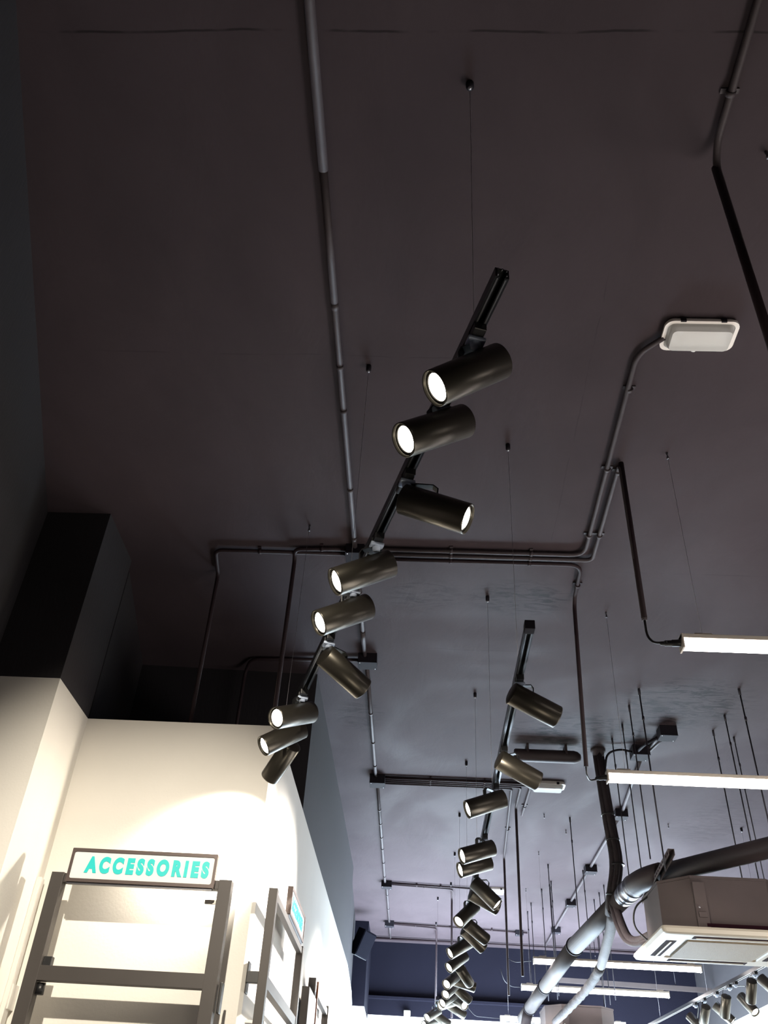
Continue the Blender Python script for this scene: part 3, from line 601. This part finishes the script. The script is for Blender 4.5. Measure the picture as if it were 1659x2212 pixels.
for p in (far, p2, p3): MB().tube([p - V((0, 0.012, 0)), p + V((0, 0.012, 0))], 0.0805, 28).build('clamp_ring', 'box', t)
MB().tube(fillet([(1.42, 12.3, 1.78), (1.38, 12.35, 1.62), (1.375, 12.35, 1.2)], 0.12), 0.062, 20).build('branch_elbow', 'duct_dark', t)

# ------------------------------------------------------------------ cassette air conditioners
def cassette(label, x0, x1, y0, y1, zb, zt, panel=True):
    cxm, cym = (x0 + x1) / 2, (y0 + y1) / 2
    t = thing('cassette_air_conditioner', label, 'air conditioner', (cxm, cym, zb), 'ceiling cassette units')
    c = 0.17; a0, a1, b0, b1 = x0 + 0.065, x1 - 0.065, y0 + 0.06, y1 - 0.06
    poly = [(a0 + c, b0), (a1 - c, b0), (a1, b0 + c), (a1, b1 - c), (a1 - c, b1), (a0 + c, b1), (a0, b1 - c), (a0, b0 + c)]
    body = MB().prism(poly, zb + 0.045, zt).build('casing', 'ac_body', t)
    q = MB()
    f = lambda k: [((p[0] - cxm) * k + cxm, (p[1] - cym) * k + cym) for p in poly]
    q.prism(f(1.012), zt - 0.012, zt + 0.004); q.build('casing_rim', 'ac_body', body)
    q = MB(); q.box((a0 + c + 0.04, b0 - 0.012, (zb + zt) / 2), (0.075, 0.022, (zt - zb) * 0.78), bev=0.003); q.box((a0 + c + 0.04, b0 - 0.026, zb + 0.12), (0.05, 0.012, 0.03), bev=0.002); q.build('mounting_lug', 'ac_body', body)
    MB().lathe((a0 + c + 0.02, b0 - 0.034, zb + 0.16), (0, -1, 0), [(0, 0.006), (0.01, 0.006), (0.011, 0)], 8).build('lug_screw', 'zinc', body)
    q = MB(); q.box((cxm + 0.08, b0 - 0.014, zb + 0.062), (x1 - x0 - 0.42, 0.02, 0.02)); q.build('casing_recess', 'slot', body)
    # panel: outer frame with bevelled outer edge, four outlets, centre grille
    W2, H2 = (x1 - x0) / 2, (y1 - y0) / 2
    def ringp(wa, ha, za, wb, hb, zb_, m, nm, par):
        A = [V((cxm + sx * wa, cym + sy * ha, za)) for sx, sy in ((-1, -1), (1, -1), (1, 1), (-1, 1))]; B = [V((cxm + sx * wb, cym + sy * hb, zb_)) for sx, sy in ((-1, -1), (1, -1), (1, 1), (-1, 1))]
        return A, B
    q = MB()
    def R(k, z, inset): return [V((cxm + p[0], cym + p[1], z)) for p in rrect(2 * (W2 - inset), 2 * (H2 - inset), 0.02 + 0.0 * k, 3)]
    q.rings([R(0, zb + 0.045, 0.03), R(0, zb + 0.042, 0.004), R(0, zb + 0.028, 0.0), R(0, zb + 0.008, 0.012), R(0, zb + 0.002, 0.03), R(0, zb, 0.045), R(0, zb, 0.165), R(0, zb + 0.008, 0.170), R(0, zb + 0.008, 0.2)], cap=True, smooth=False)
    pn = q.build('front_panel', 'ac_panel', t)
    g = MB(); gw, gh = 2 * (W2 - 0.205), 2 * (H2 - 0.195)
    g.box((cxm, cym, zb + 0.001), (gw, gh, 0.012), bev=0.003); g.build('intake_grille', 'ac_grille', pn)
    for horiz, s in ((1, -1), (1, 1), (0, -1), (0, 1)):
        L = (2 * W2 if horiz else 2 * H2) - 0.42; off = (H2 if horiz else W2) - 0.103
        c0 = V((cxm, cym + s * off, zb - 0.0005)) if horiz else V((cxm + s * off, cym, zb - 0.0005))
        sz = (L, 0.066, 0.003) if horiz else (0.066, L, 0.003)
        sl = MB().box(c0, sz, bev=0.001).build('air_outlet', 'slot', pn)
        sz2 = (L * 0.93, 0.012, 0.006) if horiz else (0.012, L * 0.93, 0.006)
        MB().box(c0 + V((0, 0, -0.003)), sz2, bev=0.001).build('louvre', 'ac_panel', sl)
    return t
cassette('large ceiling cassette unit at lower right, taupe casing over ivory panel', 1.515, 2.46, 5.84, 6.72, 1.31, 1.665)
cassette('smaller looking far cassette unit at the bottom edge behind the taped pipe', 1.49, 2.42, 11.55, 12.5, 1.40, 1.765)
MB().tube(fillet([(1.60, 6.35, 1.66), (1.50, 6.45, 1.60), (1.49, 6.5, 1.48), (1.57, 6.45, 1.385), (1.60, 6.42, 1.38)], 0.1), 0.0065, 10).build('power_cable', 'black', label='thin black cable arching beside the left face of the large cassette unit', cat='cable')
# slotted channel
def channel(label, p0, p1, s=0.041):
    p0 = V(p0); p1 = V(p1); d = (p1 - p0).normalized(); X = d.cross(V((0, 0, 1))).normalized(); Z = X.cross(d); L = (p1 - p0).length; h = s / 2; w = 0.0035
    t = thing('slotted_channel', label, 'channel', tuple(p0))
    MB().extrude([(-h, h), (h, h), (h, -h), (h - w, -h), (h - w, h - w), (-h + w, h - w), (-h + w, -h), (-h, -h)], p0, X, Z, d, L).build('channel_body', 'ac_body', t)
    q = MB()
    for k in range(int(L / 0.05)): q.box(p0 + d * (0.03 + 0.05 * k) - X * (h + 0.0005), (0.002, 0.026, 0.012), (X, d, Z))
    q.build('slot_row', 'slot', t); return t
channel('slotted steel channel above the left side of the large cassette unit', (1.645, 5.86, 1.80), (1.66, 6.78, 1.72))
channel('long thin horizontal bar across the far right, in front of back wall', (1.9, 13.9, 2.42), (4.2, 14.0, 2.40), 0.06)

# threaded rods
def rod(x, y, z0, label, group, r=0.0055, nut=True):
    t = thing('threaded_rod', label, 'rod', (x, y, CEIL), group)
    MB().tube([(x, y, CEIL), (x + 0.01, y, z0)], r, 8).build('rod_shaft', 'rod', t)
    MB().lathe((x, y, CEIL), (0, 0, -1), [(0, r * 1.8), (0.05, r * 1.8), (0.052, 0)], 8).build('ceiling_anchor', 'rod', t)
    if nut: MB().lathe((x + 0.003, y, CEIL - 0.22), (0, 0, -1), [(0, 0), (0, r * 1.7), (0.03, r * 1.7), (0.03, 0)], 6).build('nut', 'rod', t)
rod(1.605, 5.951, 1.70, 'dark rod dropping to the slotted channel beside the large cassette unit', 'rods over the large cassette unit')
rod(1.59, 6.236, 1.86, 'dark rod dropping onto the dark duct elbow', 'rods over the large cassette unit', 0.0048)
rod(1.606, 6.59, 1.86, 'dark rod just behind the duct elbow, left of two others', 'rods over the large cassette unit', 0.0045)
rod(1.575, 6.86, 1.86, 'leftmost dark rod near the pipe bundle, beside the duct elbow', 'rods over the large cassette unit', 0.0045)
rod(2.316, 5.892, 1.68, 'rightmost dark rod falling past the end of the second batten', 'rods over the large cassette unit')
rod(2.34, 6.342, 1.68, 'dark rod dropping to right side of large cassette unit, middle of three', 'rods over the large cassette unit', 0.005)
rod(2.33, 6.629, 1.68, 'dark rod dropping to right side of large cassette unit, left of three', 'rods over the large cassette unit', 0.005)
rod(2.525, 6.737, 1.9, 'dark rod with shiny connector right of the large cassette unit', 'rods over the large cassette unit', 0.0045)
rod(2.6, 13.93, 2.43, 'left thin rod carrying the long horizontal bar before the back wall', 'rods over the far cassette unit', 0.005)
rod(3.7, 13.97, 2.42, 'right thin rod carrying the long horizontal bar before the back wall', 'rods over the far cassette unit', 0.005)
for x, y in ((1.515, 8.82), (1.50, 10.43), (1.62, 11.1), (1.552, 11.467), (1.496, 12.15), (1.64, 11.345), (1.924, 10.6), (2.263, 11.17), (2.266, 11.51), (2.259, 11.84), (1.5, 12.6), (2.42, 12.6)):
    rod(x, y, 1.77, 'thin dark rod among the cluster around the far cassette unit', 'rods over the far cassette unit', 0.005)

# ------------------------------------------------------------------ loudspeaker
t = thing('loudspeaker', 'small black loudspeaker tilted on the pier beside the dark back wall', 'loudspeaker', (-0.74, 13.1, 2.58))
Zs = V((0.38, -0.12, 0.92)).normalized(); Ys = V((0.55, -0.80, -0.35)); Ys = (Ys - Zs * Ys.dot(Zs)).normalized(); Xs = Ys.cross(Zs)
MB().box((-0.715, 13.05, 2.59), (0.21, 0.19, 0.34), (Xs, Ys, Zs), 0.02).build('cabinet', 'speaker', t)
MB().box(V((-0.715, 13.05, 2.59)) + Ys * 0.096, (0.19, 0.008, 0.31), (Xs, Ys, Zs), 0.006).build('grille', 'speaker', t)
MB().box(V((-0.715, 13.05, 2.59)) - Zs * 0.168, (0.2, 0.17, 0.012), (Xs, Ys, Zs), 0.003).build('bottom_edge', 'speaker_edge', t)
MB().tube([(-0.852, 13.2, 2.56), (-0.79, 13.15, 2.57)], 0.02, 10).box((-0.848, 13.2, 2.56), (0.012, 0.09, 0.12)).build('wall_bracket', 'speaker', t)

MB().box((-0.09, 14.86, 2.03), (0.10, 0.08, 0.07), bev=0.015).build('wall_sensor', 'ac_panel', label='small white box sitting on the white band of the back wall', cat='sensor')

# ------------------------------------------------------------------ display stands
def bar(b, p0, p1, w, d, X, bev=0.002):
    p0 = V(p0); p1 = V(p1); z = (p1 - p0).normalized(); X = V(X); Y = z.cross(X).normalized()
    b.box((p0 + p1) / 2, (w, d, (p1 - p0).length), (X, Y, z), bev)
X1, Y1 = V((1, 0, 0)), V((0, 1, 0))
t = thing('display_stand', 'charcoal metal display frame with ACCESSORIES sign against the white back wall', 'display stand', (-1.28, 4.25, -EYE), 'charcoal display stands')
for x in (-1.677, -0.885):
    b = MB(); bar(b, (x, 4.25, -1.49), (x, 4.25, 1.077), 0.060, 0.055, X1); b.build('upright', 'frame', t)
for z in (0.655, 0.10, -0.45): MB().box((-1.281, 4.245, z), (0.735, 0.045, 0.060), bev=0.002).build('rung', 'frame', t)
MB().box((-1.281, 4.25, 1.055), (0.735, 0.04, 0.040), bev=0.002).build('top_rail', 'frame', t)
q = MB(); q.box((-1.635, 4.262, 0.70), (0.05, 0.03, 0.05), bev=0.003); q.build('shelf_hook', 'black', t)
MB().tube([(-1.635, 4.262, 0.62), (-1.635, 4.262, 0.575)], 0.02, 12).build('hook_knob', 'black', t)
for z in (0.60, 0.05):
    q = MB(); q.box((-0.838, 4.27, z), (0.012, 0.05, 0.12), bev=0.004); qq = q.build('wall_bracket', 'black', t)
q = MB(); q.box((-0.94, 4.30, 0.995), (0.085, 0.012, 0.018), bev=0.002); q.build('spacer', 'white_wall', t)
def sign(lab, c, X, Y, w, h, text, off, size):
    """Y is the direction the sign faces"""
    c = V(c); X = V(X); Y = V(Y); Z = V((0, 0, 1)); t = thing('hanging_sign', lab, 'sign', tuple(c))
    o = rrect(w, h, 0.004, 1); i = rrect(w - 0.026, h - 0.030, 0.010, 4)
    o = rrect(w, h, 0.004, 4)
    q = MB(); L = [[c + X * p[0] + Z * p[1] + Y * d for p in r] for r, d in ((i, -0.014), (o, -0.014), (o, 0.014), (i, 0.014))]
    q.rings(L + [L[0]], cap=False, smooth=False); q.build('sign_frame', 'sign_frame', t)
    f = MB().box(c + Y * 0.003, (w - 0.024, 0.012, h - 0.028), (X, Y, Z)).build('sign_face', 'sign_face', t)
    q = MB(); q.box(c + Z * (-h / 2 - 0.004) - Y * 0.004, (w * 0.98, 0.02, 0.008), (X, Y, Z)); q.build('lower_lip', 'silver', t)
    cu = bpy.data.curves.new('lettering', 'FONT'); cu.body = text; cu.size = size; cu.offset = 0.0062; cu.extrude = 0.0008; cu.space_character = 1.5; cu.align_y = 'CENTER'
    to = bpy.data.objects.new('tmp', cu); COL.objects.link(to); bpy.context.view_layer.update()
    me = bpy.data.meshes.new_from_object(to.evaluated_get(bpy.context.evaluated_depsgraph_get())); bpy.data.objects.remove(to)
    me.transform(Matrix.Diagonal((0.74, 1.0, 1.0, 1.0)))
    mm = Matrix((X, Z, Y)).transposed().to_4x4(); me.transform(mm)
    me.materials.clear(); me.materials.append(M['cyan']); me.name = 'lettering'
    lo = bpy.data.objects.new('lettering', me); COL.objects.link(lo); lo.parent = f; lo.location = c + X * (-w / 2 + off) + Y * 0.0105 - V(f['_o']) ; lo['_o'] = tuple(c)
    lo['label'] = 'turquoise capital lettering'
    return t
sign('framed white sign with turquoise word ACCESSORIES above the charcoal stand', (-1.277, 4.205, 1.105), (1, 0, 0), (0, -1, 0), 0.692, 0.150, 'ACCESSORIES', 0.082, 0.090)

t = thing('display_stand', 'charcoal display frame seen edge-on along the white side wall, middle stand', 'display stand', (-0.69, 5.05, -EYE), 'charcoal display stands')
for y in (4.42, 5.70):
    b = MB(); bar(b, (-0.685, y, -1.49), (-0.685, y, 1.095), 0.042, 0.050, X1); b.build('upright', 'frame', t)
for z in (0.70, 0.15, -0.4): MB().box((-0.685, 5.06, z), (0.035, 1.23, 0.050), bev=0.002).build('rung', 'frame', t)
MB().box((-0.685, 5.06, 1.07), (0.03, 1.23, 0.035), bev=0.002).build('top_rail', 'frame', t)
for z in (0.72, 0.1):
    q = MB(); q.box((-0.735, 4.47, z), (0.07, 0.03, 0.05), bev=0.003); q.box((-0.768, 4.49, z), (0.008, 0.06, 0.13), bev=0.002); q.build('wall_bracket', 'black', t)
MB().box((-0.73, 5.15, 0.56), (0.09, 1.1, 0.012), bev=0.002).build('shelf', 'white_wall', t)
sign('narrow-looking white sign with turquoise lettering on the side-wall stand', (-0.672, 5.25, 1.165), (0, 1, 0), (1, 0, 0), 0.70, 0.14, 'ACCESSORIES', 0.07, 0.085)

t = thing('display_stand', 'dark display frame with orange-brown edge, farthest along the white side wall', 'display stand', (-0.70, 7.4, -EYE), 'charcoal display stands')
for y in (6.88, 8.1):
    b = MB(); bar(b, (-0.715, y, -1.49), (-0.715, y, 1.125), 0.052, 0.05, X1); b.build('upright', 'frame', t)
for z in (1.08, 0.6): MB().box((-0.715, 7.49, z), (0.035, 1.18, 0.045), bev=0.002).build('rung', 'frame', t)
MB().box((-0.680, 6.93, -0.19), (0.014, 0.03, 2.60), bev=0.002).build('edge_strip', 'wood', t, label='orange-brown edge strip')
MB().box((-0.70, 6.60, -0.25), (0.05, 0.50, 2.48), bev=0.003).build('side_panel', 'frame', t)

# white trim board on the pier side
MB().box((-1.825, 4.40, -0.20), (0.022, 0.05, 2.58), bev=0.003).build('trim_3', 'white_wall', kind='structure')
MB().box((-1.822, 4.425, 0.58), (0.028, 0.07, 0.10), bev=0.003).build('trim_4', 'white_wall', kind='structure')

# ------------------------------------------------------------------ lift the whole place so the floor is at zero
for o in list(SC.objects):
    if '_o' in o: del o['_o']
    if o.parent is None: o.location.z += EYE
